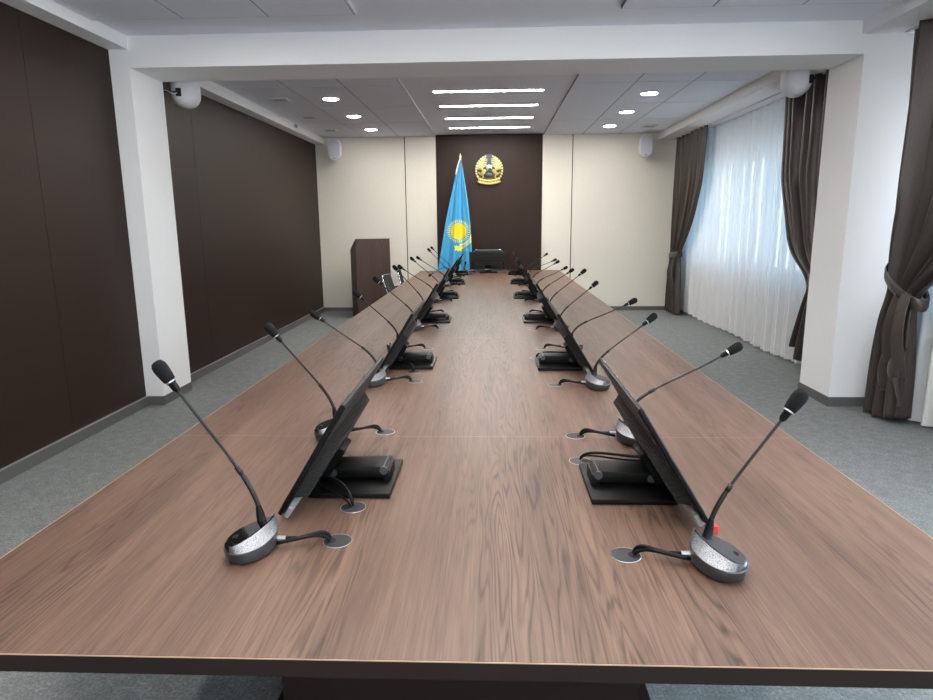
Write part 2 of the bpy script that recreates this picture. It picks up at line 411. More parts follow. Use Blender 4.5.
# soffits
bm = bmesh.new(); box(bm, WL - 0.01, -2.88, YF, Y1, 2.92, 3.03); struct('trim_2', bm, PLASTER)
bm = bmesh.new(); box(bm, WL - 0.01, -2.88, Y2, YB, 2.89, 3.03); struct('trim_3', bm, PLASTER)
bm = bmesh.new(); box(bm, 2.80, WR, YF, Y1, 2.92, 3.03); struct('trim_4', bm, PLASTER)
bm = bmesh.new(); box(bm, 2.80, WR, Y2, YB, 2.89, 3.03); struct('trim_5', bm, PLASTER)
# baseboards
def bb(name, *bx):
    bm = bmesh.new()
    for q in bx: box(bm, *q)
    struct(name, bm, [SKIRT])
bb('baseboard_left', (WL, WL + 0.026, YF, Y1, 0, 0.08), (WL, WL + 0.026, Y2, YB, 0, 0.08))
bb('baseboard_left_column', (WL, CL + 0.004, Y1 - 0.006, Y1, 0, 0.08), (CL, CL + 0.004, Y1, Y2, 0, 0.08))
bb('baseboard_right_column', (CRX - 0.01, WR, Y1 - 0.01, Y1, 0, 0.08), (CRX - 0.01, CRX, Y1, Y2, 0, 0.08), (CRX - 0.01, WR, Y2, Y2 + 0.01, 0, 0.08))
bb('baseboard_back', (WL, -0.965, YB - 0.012, YB, 0, 0.07), (0.864, WR, YB - 0.012, YB, 0, 0.07))
bb('baseboard_right', (WR - 0.012, WR, YF, Y1, 0, 0.08), (WR - 0.012, WR, Y2, YB, 0, 0.08))
bm = bmesh.new(); box(bm, WL, WL + 0.027, YF, Y1 - 0.01, 0.08, 0.083); box(bm, WL, WL + 0.027, Y2, YB - 0.012, 0.08, 0.083)
struct('trim_7', bm, ALU)

# ================================================================ CEILING LAMPS
def downlight(x, y, label):
    t = thing('ceiling_downlight', label, 'ceiling light', (x, y, 2.98), 0, 'round downlights in the ceiling tiles')
    bm = bmesh.new(); lathe(bm, [(0.088, 0.02), (0.088, 0.012), (0.094, 0.008), (0.105, 0.012), (0.106, 0.0195)], 32); obj('lamp_rim', bm, WHITEP, t, True)
    bm = bmesh.new(); lathe(bm, [(0.087, 0.019), (0.087, 0.009), (0.07, 0.006)], 32); obj('lamp_diffuser', bm, LAMPM, t)
for i, y in enumerate((7.93, 9.2, 10.48)):
    q = ('nearest to the ceiling beam', 'the middle one of three', 'nearest to the back wall')[i]
    downlight(-1.895, y, 'round downlight on the left side of the ceiling, ' + q)
    downlight(1.815, y, 'round downlight on the curtain side of the ceiling, ' + q)
downlight(-1.90, 4.33, 'round glowing downlight in front of the beam, cut by the top edge of the photo')
for x, y in ((1.815, 4.05), (-1.9, 2.6), (1.815, 2.6), (-1.9, 1.2), (1.815, 1.2)):
    downlight(x, y, 'round glowing downlight over the near end of the room, above the frame')
def strip(y, L0, L1, label, z=3.02):
    t = thing('strip_light', label, 'ceiling light', ((L0 + L1) / 2, y, z), 0, 'long strip lights in the ceiling')
    h = (L1 - L0) / 2
    bm = bmesh.new(); box(bm, -h, h, -0.032, 0.032, -0.007, -0.0005); bevel_all(bm, 0.003, 1); obj('lamp_diffuser', bm, LAMPM, t)
    bm = bmesh.new(); box(bm, -h - 0.012, h + 0.012, -0.043, -0.033, -0.006, -0.0005); box(bm, -h - 0.012, h + 0.012, 0.033, 0.043, -0.006, -0.0005)
    box(bm, -h - 0.012, -h - 0.002, -0.033, 0.033, -0.006, -0.0005); box(bm, h + 0.002, h + 0.012, -0.033, 0.033, -0.006, -0.0005)
    obj('lamp_frame', bm, WHITEP, t)
for y, q in ((7.74, 'nearest to the beam'), (8.68, 'second from the beam'), (9.68, 'third from the beam'), (10.62, 'closest to the back wall')):
    strip(y, -0.665, 0.58, 'long white strip light in the middle of the ceiling, ' + q)
for y in (3.6, 2.4, 1.2, 0.0):
    strip(y, -0.665, 0.58, 'long white strip light over the near end of the table, above the frame')

# vents / detectors in the ceiling
def vent(x, y, label):
    t = thing('ceiling_vent', label, 'vent', (x, y, 2.985), 0, 'small square vents in the ceiling')
    bm = bmesh.new(); box(bm, -0.10, 0.10, -0.10, -0.08, 0, 0.0145); box(bm, -0.10, 0.10, 0.08, 0.10, 0, 0.0145); box(bm, -0.10, -0.08, -0.08, 0.08, 0, 0.0145); box(bm, 0.08, 0.10, -0.08, 0.08, 0, 0.0145)
    obj('vent_frame', bm, WHITEP, t)
    bm = bmesh.new()
    for k in range(5): box(bm, -0.08, 0.08, -0.07 + k * 0.032, -0.058 + k * 0.032, 0.003, 0.0145)
    obj('vent_slats', bm, mat('vent_grey', (176, 177, 180), 0.5), t)
vent(-2.5, 7.93, 'small square vent by the left soffit, nearest to the beam')
vent(-2.52, 9.22, 'small square vent by the left soffit, second from the beam')
vent(-2.54, 10.5, 'small square vent by the left soffit, closest to the back wall')
vent(2.44, 10.55, 'small vent in the ceiling beside the curtain-side soffit')
t = thing('wall_sensor', 'tiny white sensor box on the face of the left soffit', 'sensor', (-2.879, 9.75, 2.955))
bm = bmesh.new(); box(bm, 0, 0.018, -0.07, 0.07, -0.03, 0.03); bevel_all(bm, 0.004); obj('sensor_body', bm, WHITEP, t)
bm = bmesh.new(); box(bm, 0.018, 0.021, -0.045, -0.012, -0.02, 0.02); obj('sensor_window', bm, DGREY, t)
bm = bmesh.new(); box(bm, 0.018, 0.021, 0.012, 0.045, -0.02, 0.02); obj('sensor_window', bm, DGREY, t)
t = thing('wall_socket', 'small black socket low on the dark left wall beside the column', 'socket', (WL, 6.17, 0.32))
bm = bmesh.new(); box(bm, 0, 0.012, -0.042, 0.042, -0.042, 0.042); bevel_all(bm, 0.004); obj('socket_plate', bm, BLACK, t)
bm = bmesh.new(); lathe(bm, [(0.02, 0.0), (0.02, 0.004), (0.014, 0.004)], 16, Matrix.Translation((0.012, 0, 0)) @ Matrix.Rotation(pi / 2, 4, 'Y')); obj('socket_hole', bm, BLACKM, t)

# ================================================================ WALL SPEAKERS
def speaker(loc, rotz, label, hw=0.105, hh=0.175, depth=0.17, tilt=0.0):
    t = thing('wall_speaker', label, 'speaker', loc, rotz, 'white wall speakers')
    def pill(w, h, y, n=10):
        r = w; pts = []
        for k in range(n + 1): a = pi * k / n; pts.append((r * cos(a), y, h - r + r * sin(a)))
        for k in range(n + 1): a = pi + pi * k / n; pts.append((r * cos(a), y, -h + r + r * sin(a)))
        return pts
    # local -y is the front
    bm = bmesh.new()
    loft(bm, [pill(hw * 0.97, hh * 0.99, -depth / 2), pill(hw, hh, -depth / 2 + 0.012), pill(hw, hh, 0.0), pill(hw * 0.9, hh * 0.95, depth * 0.28), pill(hw * 0.62, hh * 0.80, depth * 0.46), pill(hw * 0.5, hh * 0.72, depth * 0.5)])
    obj('speaker_cabinet', bm, WHITEP, t, True, autosmooth=40)
    bm = bmesh.new(); loft(bm, [pill(hw * 0.86, hh * 0.93, -depth / 2 - 0.006), pill(hw * 0.88, hh * 0.94, -depth / 2 + 0.001)]); obj('speaker_grille', bm, SPKG, t)
    bm = bmesh.new(); box(bm, -0.018, 0.018, -depth / 2 - 0.009, -depth / 2 - 0.006, -hh * 0.86, -hh * 0.80); obj('speaker_badge', bm, DGREY, t)
    return t
def bracket(t, p, q, black=True):
    bm = bmesh.new(); tube(bm, [p, q], 0.012, 10); box(bm, q[0] - 0.03, q[0] + 0.03, q[1] - 0.03, q[1] + 0.03, q[2] - 0.045, q[2] + 0.045)
    obj('mounting_bracket', bm, BLACK if black else WHITEP, t)
t = speaker((-2.645, YB - 0.205, 2.775), 0, 'white oval speaker on the back wall, in the left corner'); bracket(t, (0, 0.08, 0.03), (0, 0.172, 0.03), False)
t = speaker((2.54, YB - 0.205, 2.765), 0, 'white oval speaker on the back wall, on the curtain side'); bracket(t, (0, 0.08, 0.03), (0, 0.172, 0.03), False)
t = speaker((-2.80, 6.12, 2.79), pi + radians(20), 'white speaker behind the left column, seen from its rear with black bracket', 0.125, 0.185, 0.19)
bm = bmesh.new(); tube(bm, [(0.05, 0.09, -0.06), (0.11, 0.10, -0.07), (0.17, 0.06, -0.055)], 0.008, 8); box(bm, 0.03, 0.075, 0.085, 0.105, -0.10, -0.03); obj('mounting_bracket', bm, BLACK, t)
bm = bmesh.new(); tube(bm, bez((0.06, 0.10, -0.07), (0.12, 0.13, -0.11), (0.15, 0.09, -0.02), (0.20, 0.02, -0.06), 10), 0.004, 6); obj('speaker_cable', bm, WHITEP, t)
t = speaker((2.70, 6.16, 2.815), pi - radians(15), 'white speaker behind the right column, seen from its rear above the dark curtain', 0.125, 0.19, 0.20)
bm = bmesh.new(); tube(bm, [(-0.08, 0.08, -0.06), (-0.13, 0.06, -0.055), (-0.16, -0.02, -0.02)], 0.009, 8); box(bm, -0.12, -0.085, 0.04, 0.085, -0.10, -0.03); obj('mounting_bracket', bm, BLACK, t)

# ================================================================ TABLE
TX0, TX1, TY0, TY1, TZ, TT = -1.211, 1.120, 1.0565, 10.947, 0.75, 0.038
table = thing('conference_table', 'very long brown wood-grain conference table running down the room', 'table', ((TX0 + TX1) / 2, TY0, 0))
off = Vector(((TX0 + TX1) / 2, TY0, 0))
def tobj(name, bm, m, **k):
    o = obj(name, bm, m, table, **k); o.location = -off; return o
bm = bmesh.new(); box(bm, TX0 + 0.002, TX1 - 0.002, TY0 + 0.002, TY1 - 0.002, TZ - TT + 0.002, TZ); tobj('tabletop', bm, MATS['table_wood'])
bm = bmesh.new()
def ring_band(z0, z1, o, i):
    box(bm, TX0 - o, TX1 + o, TY0 - o, TY0 + i, z0, z1); box(bm, TX0 - o, TX1 + o, TY1 - i, TY1 + o, z0, z1)
    box(bm, TX0 - o, TX0 + i, TY0 + i, TY1 - i, z0, z1); box(bm, TX1 - i, TX1 + o, TY0 + i, TY1 - i, z0, z1)
ring_band(TZ - TT, TZ - 0.0022, 0.001, 0.002); tobj('edge_band', bm, MATS['edge_wood'])
bm = bmesh.new(); ring_band(TZ - 0.0022, TZ + 0.0001, 0.001, 0.0004); tobj('edge_line', bm, mat('edge_light', (178, 150, 122), 0.4))
for y in (1.75, 3.6, 6.0, 8.4, 10.2):
    bm = bmesh.new(); box(bm, -0.60, 0.41, y - 0.16, y + 0.16, 0.03, TZ - TT); box(bm, -0.70, 0.51, y - 0.22, y + 0.22, 0.0, 0.03); tobj('pedestal', bm, MATS['edge_wood'])
bm = bmesh.new(); box(bm, -0.08, -0.02, 1.75, 10.2, 0.45, TZ - TT - 0.001); tobj('modesty_beam', bm, MATS['edge_wood'])
HOLE = BLACKM
def grommet(x, y, hx, hy):
    m = Matrix.Translation((x, y, TZ))
    bm = bmesh.new(); lathe(bm, [(0.0355, 0.0), (0.0355, 0.0010), (0.0368, 0.0011), (0.0375, 0.0002)], 32, m); g = tobj('cable_grommet', bm, SILVER, smooth=True, autosmooth=30)
    bm = bmesh.new(); lathe(bm, [(0.0354, 0.0002), (0.0354, 0.0010), (0.033, 0.0012)], 32, m); o = obj('grommet_lid', bm, GROM, g)
    bm = bmesh.new(); d = Vector((hx - x, hy - y, 0)).normalized() * 0.02
    m2 = Matrix.Translation((x + d.x, y + d.y, TZ + 0.0012)); lathe(bm, [(0.015, 0.0), (0.015, 0.0003)], 16, m2); obj('grommet_opening', bm, HOLE, g)

# ================================================================ MONITORS
TILT = radians(31.5)
def monitor(x, y, s, label, rot=None, loc=None, cable=None, W=0.62):
    """s=+1: the user sits at +x.  Built with u outward (to the user), v along the table."""
    ang = (0 if s > 0 else pi) if rot is None else rot
    t = thing('desk_monitor', label, 'monitor', (x, y, TZ + 0.0013), ang, 'monitors on the conference table')
    # local frame: +x = user side ; base plate spans x -0.28..-0.02 (outer edge near screen bottom at x=0)
    bm = bmesh.new(); box(bm, -0.275, -0.03, -0.142, 0.142, 0.0, 0.016); bevel_all(bm, 0.003, 2); obj('base_plate', bm, BLACK, t, True, autosmooth=35)
    # screen: tilted slab.  axis up the screen
    up = Vector((-sin(TILT), 0, cos(TILT))); nrm = Vector((cos(TILT), 0, sin(TILT)))  # nrm faces the user
    H = 0.362
    def frame(du, dn, dv=0):   # matrix: local x = v axis(width), y = up axis, z = normal
        o = Vector((0.0, dv, 0.026)) + up * du + nrm * dn
        return Matrix(((0, up.x, nrm.x, o.x), (1, up.y, nrm.y, o.y), (0, up.z, nrm.z, o.z), (0, 0, 0, 1)))
    bm = bmesh.new(); xbox(bm, (W, H, 0.012), frame(H / 2, 0)); bevel_all(bm, 0.002, 1); sc = obj('display_panel', bm, BLACK, t)
    bm = bmesh.new(); xbox(bm, (W - 0.02, H - 0.034, 0.0012), frame(H / 2 + 0.007, 0.0067)); obj('screen', bm, GLOSS, sc)
    # ribbed upper back skin
    bm = bmesh.new(); xbox(bm, (W - 0.012, H - 0.012, 0.003), frame(H / 2, -0.0077)); obj('back_cover', bm, RIB, t)
    # deeper housing with chamfered sides
    bm = bmesh.new()
    hw = W / 2
    def ring(w2, a0, a1, d):
        M4 = frame(0, 0); return [M4 @ Vector(p) for p in ((-w2, a0, d), (w2, a0, d), (w2, a1, d), (-w2, a1, d))]
    loft(bm, [ring(hw - 0.055, 0.035, 0.235, -0.009), ring(hw - 0.075, 0.05, 0.225, -0.040)]); obj('rear_housing', bm, RIB, t)
    bm = bmesh.new(); xbox(bm, (W - 0.03, 0.036, 0.016), frame(0.010, -0.016)); bevel_all(bm, 0.003, 1); obj('lower_bezel', bm, mat('light_grey_plastic', (150, 150, 152), 0.45), t)
    bm = bmesh.new(); xbox(bm, (0.11, 0.11, 0.022), frame(0.085, -0.050)); bevel_all(bm, 0.004, 1); obj('mount_plate', bm, BLACK, t)
    # folded stand: short upright at the inner end, hinge barrel, flat arm back to the screen
    bm = bmesh.new(); box(bm, -0.262, -0.238, -0.05, 0.05, 0.012, 0.052); bevel_all(bm, 0.004, 2); obj('stand_upright', bm, BLACK, t, True, autosmooth=35)
    bm = bmesh.new(); tube(bm, [(-0.243, -0.055, 0.052), (-0.243, 0.055, 0.052)], 0.0125, 16); obj('hinge', bm, DGREY, t, True, autosmooth=40)
    e = Vector((-0.085, 0, 0.042))
    p = Vector((-0.238, 0, 0.046)); d = e - p; L = d.length; a = atan2(d.z, d.x)
    Mx = Matrix.Translation(p + d / 2) @ Matrix.Rotation(-a, 4, 'Y')
    bm = bmesh.new(); xbox(bm, (L + 0.03, 0.10, 0.036), Mx); bevel_all(bm, 0.006, 2); obj('arm', bm, BLACK, t, True, autosmooth=35)
    bm = bmesh.new(); tube(bm, [e + Vector((0, -0.052, 0)), e + Vector((0, 0.052, 0))], 0.0125, 16); obj('hinge', bm, DGREY, t, True, autosmooth=40)
    if cable:
        # cable given in world coordinates -> local
        inv = (Matrix.Translation((x, y, TZ)) @ Matrix.Rotation(ang, 4, 'Z')).inverted()
        g = inv @ Vector(cable); g.z = 0.0055
        dv = 0.5 * g.y
        tgt = Vector((-0.055, dv, 0.055))
        bm = bmesh.new()
        tube(bm, bez(g, g + Vector((0.01, 0, 0.05)), tgt + Vector((-0.07, 0, -0.01)), tgt, 14), 0.0048, 8)
        g2 = g + Vector((0.006, 0.008, 0))
        tube(bm, bez(g2, g2 + Vector((0.0, 0.01, 0.03)), tgt + Vector((-0.03, 0.02, -0.045)), tgt + Vector((0.01, 0.02, -0.01)), 14), 0.0035, 8)
        obj('monitor_cable', bm, BLACK, t, True)
    return t
ordn = ['nearest to the camera', 'second from the near end', 'third from the near end', 'fourth from the near end', 'fifth from the near end', 'farthest from the camera']
LX = [-0.578, -0.605, -0.617, -0.635, -0.632, -0.632]; LYc = [1.909, 3.612, 5.28, 6.97, 8.57, 10.10]
RX = [0.560, 0.525, 0.527, 0.507, 0.515, 0.522]; RYc = [1.88, 3.58, 5.262, 6.935, 8.575, 10.08]
for k in range(6):
    gx, gy = LX[k] + 0.178, LYc[k] - 0.20
    monitor(LX[k], LYc[k], -1, 'black monitor on a folded stand, left row of the table, ' + ordn[k], cable=(gx, gy, TZ))
    grommet(gx, gy, gx - 0.03, gy)
    gx, gy = RX[k] - 0.262, RYc[k] + 0.205
    monitor(RX[k], RYc[k], 1, 'black monitor on a folded stand, right row of the table, ' + ordn[k], cable=(gx, gy, TZ))
    grommet(gx, gy, gx + 0.03, gy)
monitor(-0.062, 10.60, 1, 'wide black monitor at the head of the table, its back to the room', rot=pi / 2, W=0.61)

# ================================================================ MICROPHONES
def mic(s, gx, y, head, label, low=False, grom=True):
    """s=+1 right row. gx: grommet x, y: grommet y, head: world position of the windscreen centre"""
    cx, cy = gx + s * 0.196, y - 0.060
    t = thing('gooseneck_microphone', label, 'microphone', (cx, cy, TZ + 0.0013), 0, 'gooseneck microphones on the conference table')
    def W(u, v, z): return Vector((s * u, v, z))
    f = Vector((0.40, -0.917)); pb = Vector((-0.917, -0.40))     # axis to the front, camera/centre side
    def pt(a, b, z): q = f * a + pb * b; return W(q.x, q.y, z)
    def outl(k, scale=1.0):
        th = 2 * pi * k / 40; ca, sa = cos(th), sin(th)
        return (0.078 * ca * scale, 0.052 * sa * (1 + 0.16 * ca) * scale)
    def ztop(a): return 0.056 - 0.13 * a          # high at the rear, low at the front
    N = 40
    bm = bmesh.new()
    rings = [[pt(*outl(k, 0.82), 0.001) for k in range(N)], [pt(*outl(k, 0.90), 0.006) for k in range(N)]]
    rings.append([pt(*outl(k, 1.0), ztop(outl(k)[0]) * 0.66) for k in range(N)])
    rings.append([pt(*outl(k, 0.985), ztop(outl(k)[0]) * 0.72) for k in range(N)])
    loft(bm, rings); obj('microphone_base', bm, DGREY, t, True, autosmooth=35)
    # silver crescent grille on the camera side
    n = 20; bm = bmesh.new(); vo = []; vi = []; vl = []
    for k in range(n + 1):
        th = pi * k / n
        a, b = 0.078 * cos(th) * 0.985, 0.052 * sin(th) * (1 + 0.16 * cos(th)) * 0.985
        bi = 0.018 * sin(th) + 0.003
        if b < bi: bi = b - 0.0004
        vo.append(bm.verts.new(pt(a, b, ztop(a) * 0.72))); vi.append(bm.verts.new(pt(a * 0.985, bi, ztop(a) + 0.004)))
        vl.append(bm.verts.new(pt(a * 0.98, bi * 0.5, ztop(a) * 0.6)))
    for k in range(n): bm.faces.new((vo[k], vo[k + 1], vi[k + 1], vi[k])); bm.faces.new((vi[k], vi[k + 1], vl[k + 1], vl[k])); bm.faces.new((vl[k], vl[k + 1], vo[k + 1], vo[k]))
    obj('speaker_grille', bm, GRILLE, t, True, autosmooth=40)
    # dark top on the user side
    bm = bmesh.new(); rr = []
    for sc_, dz in ((1.0, -0.012), (0.985, 0.0), (0.93, 0.0035)):
        ring = []
        for k in range(n + 1):
            th = pi + pi * k / n
            a, b = 0.078 * cos(th) * 0.985, 0.052 * sin(th) * (1 + 0.16 * cos(th)) * 0.985
            ring.append(pt(a * sc_, b * sc_ + 0.002, ztop(a) * 0.78 + dz + 0.003))
        for k in range(1, 8):
            a = -0.083 + 0.166 * (1 - k / 8.0); a = 0.078 * 0.985 * cos(pi * k / 8.0)
            ring.append(pt(a * sc_, 0.0185 * sin(pi * k / 8) - 0.0005, ztop(a) * 0.94 + dz + 0.004))
        rr.append(ring)
    loft(bm, rr); obj('control_panel', bm, GLOSS if s < 0 else mat('panel_grey', (70, 71, 74), 0.22, metal=0.3), t, True, autosmooth=30)
    bm = bmesh.new(); m = Matrix.Translation(pt(0.03, -0.022, ztop(0.03) * 0.82 + 0.0065)); lathe(bm, [(0.010, -0.002), (0.010, 0.0006), (0.008, 0.001)], 16, m); obj('talk_button', bm, BLACK, t)
    # rear connector + cable to the grommet
    c0 = pt(-0.046, 0.036, 0.022); d = Vector((gx - cx, y - cy, 0)); d.normalize()
    bm = bmesh.new(); tube(bm, [c0, c0 + Vector((-s * 0.022, 0.0, 0))], 0.0065, 12); obj('connector', bm, SILVER, t, True, autosmooth=40)
    c1 = c0 + Vector((-s * 0.020, 0, 0)); g = Vector((gx - cx + s * 0.018, y - cy, 0.0055))
    bm = bmesh.new()
    tube(bm, [c1, c1 + Vector((-s * 0.03, 0, 0.0))], 0.0058, 10)
    c2 = c1 + Vector((-s * 0.028, 0, 0))
    tube(bm, bez(c2, c2 + Vector((-s * 0.05, 0.004, 0.008)), g + Vector((s * 0.012, 0, 0.034)), g, 12), 0.0050, 8)
    c3 = c0 + Vector((-s * 0.004, -0.014, -0.006)); g2 = g + Vector((0.0, -0.008, 0))
    tube(bm, bez(c3, c3 + Vector((-s * 0.06, 0.0, 0.012)), g2 + Vector((s * 0.02, 0, 0.028)), g2, 12), 0.0050, 8)
    obj('microphone_cable', bm, BLACK, t, True)
    # gooseneck
    a0 = -0.047; p0 = pt(a0, -0.012, ztop(a0) * 0.82)
    hd = Vector(head) - Vector((cx, cy, TZ))
    bm = bmesh.new(); m = Matrix.Translation(p0); lathe(bm, [(0.017, -0.004), (0.017, 0.002), (0.012, 0.007), (0.010, 0.03), (0.0065, 0.05), (0.006, 0.052)], 16, Matrix.Translation(p0) @ Matrix.Rotation(s * radians(8), 4, 'Y')); obj('neck_boot', bm, BLACK, t, True, autosmooth=50)
    ps = p0 + Vector((s * 0.006, 0, 0.045))
    D = hd - ps
    if low: q1 = ps + Vector((s * 0.02, 0, 0.10)); q2 = ps + Vector((s * 0.12, 0, 0.07))
    else: q1 = ps + Vector((D.x * 0.10, 0, D.length * 0.20)); q2 = ps + D * 0.42 + Vector((-s * 0.010, 0, 0.002))
    pts = bez(ps, q1, q2, hd, 28)
    n1 = 11
    bm = bmesh.new(); tube(bm, pts[:n1 + 1], [0.0062 if k < n1 - 1 else 0.0050 for k in range(n1 + 1)], 10); tube(bm, pts[n1 - 1:n1 + 2], 0.0068, 10)
    gn = obj('gooseneck', bm, STEM, t, True)
    ax = (pts[-1] - pts[-3]).normalized()
    e = hd - ax * 0.048
    up_pts = [pts[n1]] + [p for p in pts[n1 + 1:] if (p - hd).dot(ax) < -0.056] + [e]
    bm = bmesh.new(); tube(bm, up_pts, 0.0038, 10); obj('neck_tube', bm, STEM, t, True)
    Q = Matrix.Translation(hd) @ ax.to_track_quat('Z', 'Y').to_matrix().to_4x4()
    bm = bmesh.new(); lathe(bm, [(0.0045, -0.060), (0.009, -0.052), (0.0095, -0.036), (0.011, -0.034), (0.011, -0.028)], 16, Q); obj('capsule_collar', bm, BLACK, t, True, autosmooth=40)
    bm = bmesh.new(); lathe(bm, [(0.0110, -0.0325), (0.0122, -0.032), (0.0122, -0.029), (0.0112, -0.0285)], 16, Q); obj('light_ring', bm, SILVER, t, True, autosmooth=40)
    bm = bmesh.new(); lathe(bm, [(0.0118, -0.029), (0.0145, -0.026), (0.0168, -0.008), (0.0180, 0.008), (0.0168, 0.018), (0.012, 0.026), (0.005, 0.0285)], 20, Q); obj('windscreen', bm, FOAM, t, True)
    if grom: grommet(gx, y, cx, y)
    return t
onum = ['first', 'second', 'third', 'fourth', 'fifth', 'sixth', 'seventh', 'eighth', 'ninth', 'tenth', 'eleventh']
LYm = [1.51, 2.386, 3.20, 4.08, 4.866, 5.745, 6.60, 7.43, 8.24, 9.11, 9.64]
RYm = [1.455, 2.347, 3.128, 4.075, 4.82, 5.72, 6.56, 7.40, 8.19, 9.08, 9.62]
LH = [(-0.789, 1.206), (-0.83, 1.161), (-0.886, 1.103), (-0.857, 1.112), (-0.878, 1.13), (-0.864, 1.159), (-0.934, 1.114), (-0.919, 1.146), (-0.942, 1.114), (-0.886, 1.177), (-0.918, 1.174)]
LHy = [1.47, 2.35, 3.155, 4.035, 4.84, 5.72, 6.525, 7.405, 8.21, 9.09, 9.895]
RH = [(0.707, 1.136), (0.89, 1.086), (0.783, 1.082), (0.879, 1.056), (0.768, 1.09), (0.804, 1.117), (0.797, 1.066), (0.836, 1.031), (0.825, 1.051), (0.877, 1.025), (0.823, 1.064)]
for k in range(11):
    q = ''
    mic(-1, -0.398 - (0.02 if k % 2 else 0), LYm[k], (LH[k][0], LHy[k], LH[k][1]), 'gooseneck microphone on grey base, left table row, %s from the near end%s' % (onum[k], q))
    mic(1, 0.325 if k == 0 else 0.315, RYm[k], (RH[k][0], LHy[k], RH[k][1]), 'gooseneck microphone on grey base, right table row, %s from the near end%s' % (onum[k], q))
mic(-1, -0.43, 9.46, (-0.905, 9.40, 0.80), 'gooseneck microphone bent down almost flat onto the far left of the tabletop', low=True, grom=False)
mic(-1, -0.26, 10.42, (-0.43, 10.42, 0.905), 'short upright microphone beside the monitor at the head of the table', grom=False)
# small red tab by the first right monitor
o = bmesh.new(); box(o, 0.574, 0.586, 1.570, 1.588, TZ + 0.0005, TZ + 0.020); 
tag(obj('red_tag', o, RED), 'tiny red tag standing behind the nearest right monitor corner', 'tag')

# ================================================================ CURTAINS
def interp(tab, z):
    if z >= tab[0][0]: return tab[0][1:]
    for a, b in zip(tab[:-1], tab[1:]):
        if b[0] <= z <= a[0]:
            t = (a[0] - z) / (a[0] - b[0]); t2 = t
            return tuple(p + (q - p) * t2 for p, q in zip(a[1:], b[1:]))
    return tab[-1][1:]
def smooth_interp(tab, z, h=0.05):
    vals = [interp(tab, z + d) for d in (-2 * h, -h, 0, h, 2 * h)]
    return tuple(sum(v[i] for v in vals) / 5 for i in range(len(vals[0])))
def drape(name, label, tab, folds, seed, ztop, hem, group, tie=None, xo=0.0, amp_s=1.0):
    """tab rows: (z, y_far, y_near, x_centre, amplitude) from top to bottom"""
    rnd = random.Random(seed)
    ph = [rnd.uniform(0, 6.28) for _ in range(4)]
    nu, nz = folds * 14, 90
    bm = bmesh.new(); G = []
    for j in range(nz + 1):
        row = []
        for i in range(nu + 1):
            u = i / nu
            zb = hem(u); z = ztop - (ztop - zb) * j / nz
            yf, yn, xc, am = smooth_interp(tab, z)
            uu = u + 0.012 * sin(2 * pi * u * 2.3 + ph[0]) + 0.010 * sin(z * 2.2 + ph[1]) * sin(pi * u)
            a = 2 * pi * folds * uu
            dx = am * amp_s * (sin(a) + 0.38 * sin(2.0 * a + ph[2] + z * 0.9) + 0.45 * sin(0.5 * a + ph[3] + 0.5 * sin(z * 1.7 + ph[0])) + 0.12 * sin(3.3 * a + z * 2.5 + ph[1]))
            y = yf + (yn - yf) * u + 0.25 * am * sin(2 * a + ph[1])
            row.append(bm.verts.new((xc + dx + xo, y, z)))
        G.append(row)
    for j in range(nz):
        for i in range(nu): bm.faces.new((G[j][i], G[j][i + 1], G[j + 1][i + 1], G[j + 1][i]))
    o = obj(name, bm, DRAPE, None, True)
    md = o.modifiers.new('thickness', 'SOLIDIFY'); md.thickness = 0.004; md.offset = 0
    tag(o, label, 'curtain', group)
    if tie: 
        z, y0, y1, x, rx, dz = tie
        bm = bmesh.new(); rings = []
        yc, ry = (y0 + y1) / 2, abs(y1 - y0) / 2
        n = 36
        for ww, oo in ((0.045, 0.0), (0.03, 0.008), (-0.03, 0.008), (-0.045, 0.0)):
            rings.append([(x + (rx + oo) * cos(2 * pi * k / n), yc + (ry + oo) * sin(2 * pi * k / n), z + ww + dz * sin(2 * pi * k / n) * 0.5) for k in range(n)])
        loft(bm, rings, False, False); obj('tieback', bm, TIE, o, True)
    return o
G_ = 'brown curtains tied back at the windows'
# far curtain in the back corner
drape('curtain', 'dark brown curtain tied back in the far corner by the back wall',
      [(2.89, 11.36, 9.75, 3.10, 0.045), (2.13, 11.38, 9.85, 3.10, 0.045), (1.6, 11.38, 10.18, 3.10, 0.04), (1.35, 11.38, 10.42, 3.10, 0.035), (1.05, 11.36, 10.80, 3.10, 0.030), (0.95, 11.36, 10.86, 3.10, 0.028),
       (0.8, 11.37, 10.80, 3.09, 0.035), (0.4, 11.38, 10.72, 3.08, 0.045), (0.0, 11.38, 10.68, 3.08, 0.05)], 7, 3, 2.89, lambda u: 0.015, G_, tie=(0.98, 10.83, 11.39, 3.10, 0.075, -0.06))
# curtain behind the right column
drape('curtain', 'dark brown curtain hanging behind the white right column, swept towards it',
      [(2.89, 7.30, 5.95, 3.11, 0.045), (1.95, 7.22, 5.95, 3.10, 0.045), (1.55, 7.02, 5.95, 3.10, 0.042), (1.25, 6.88, 5.95, 3.10, 0.036), (1.08, 6.62, 5.96, 3.10, 0.030), (0.96, 6.36, 5.98, 3.10, 0.026),
       (0.8, 6.44, 5.98, 3.10, 0.032), (0.3, 6.62, 5.97, 3.10, 0.045), (0.0, 6.66, 5.97, 3.10, 0.05)], 7, 5, 2.89, lambda u: 0.27 - 0.25 * min(1, u * 1.6), G_, tie=(0.96, 5.97, 6.40, 3.10, 0.07, 0.08))
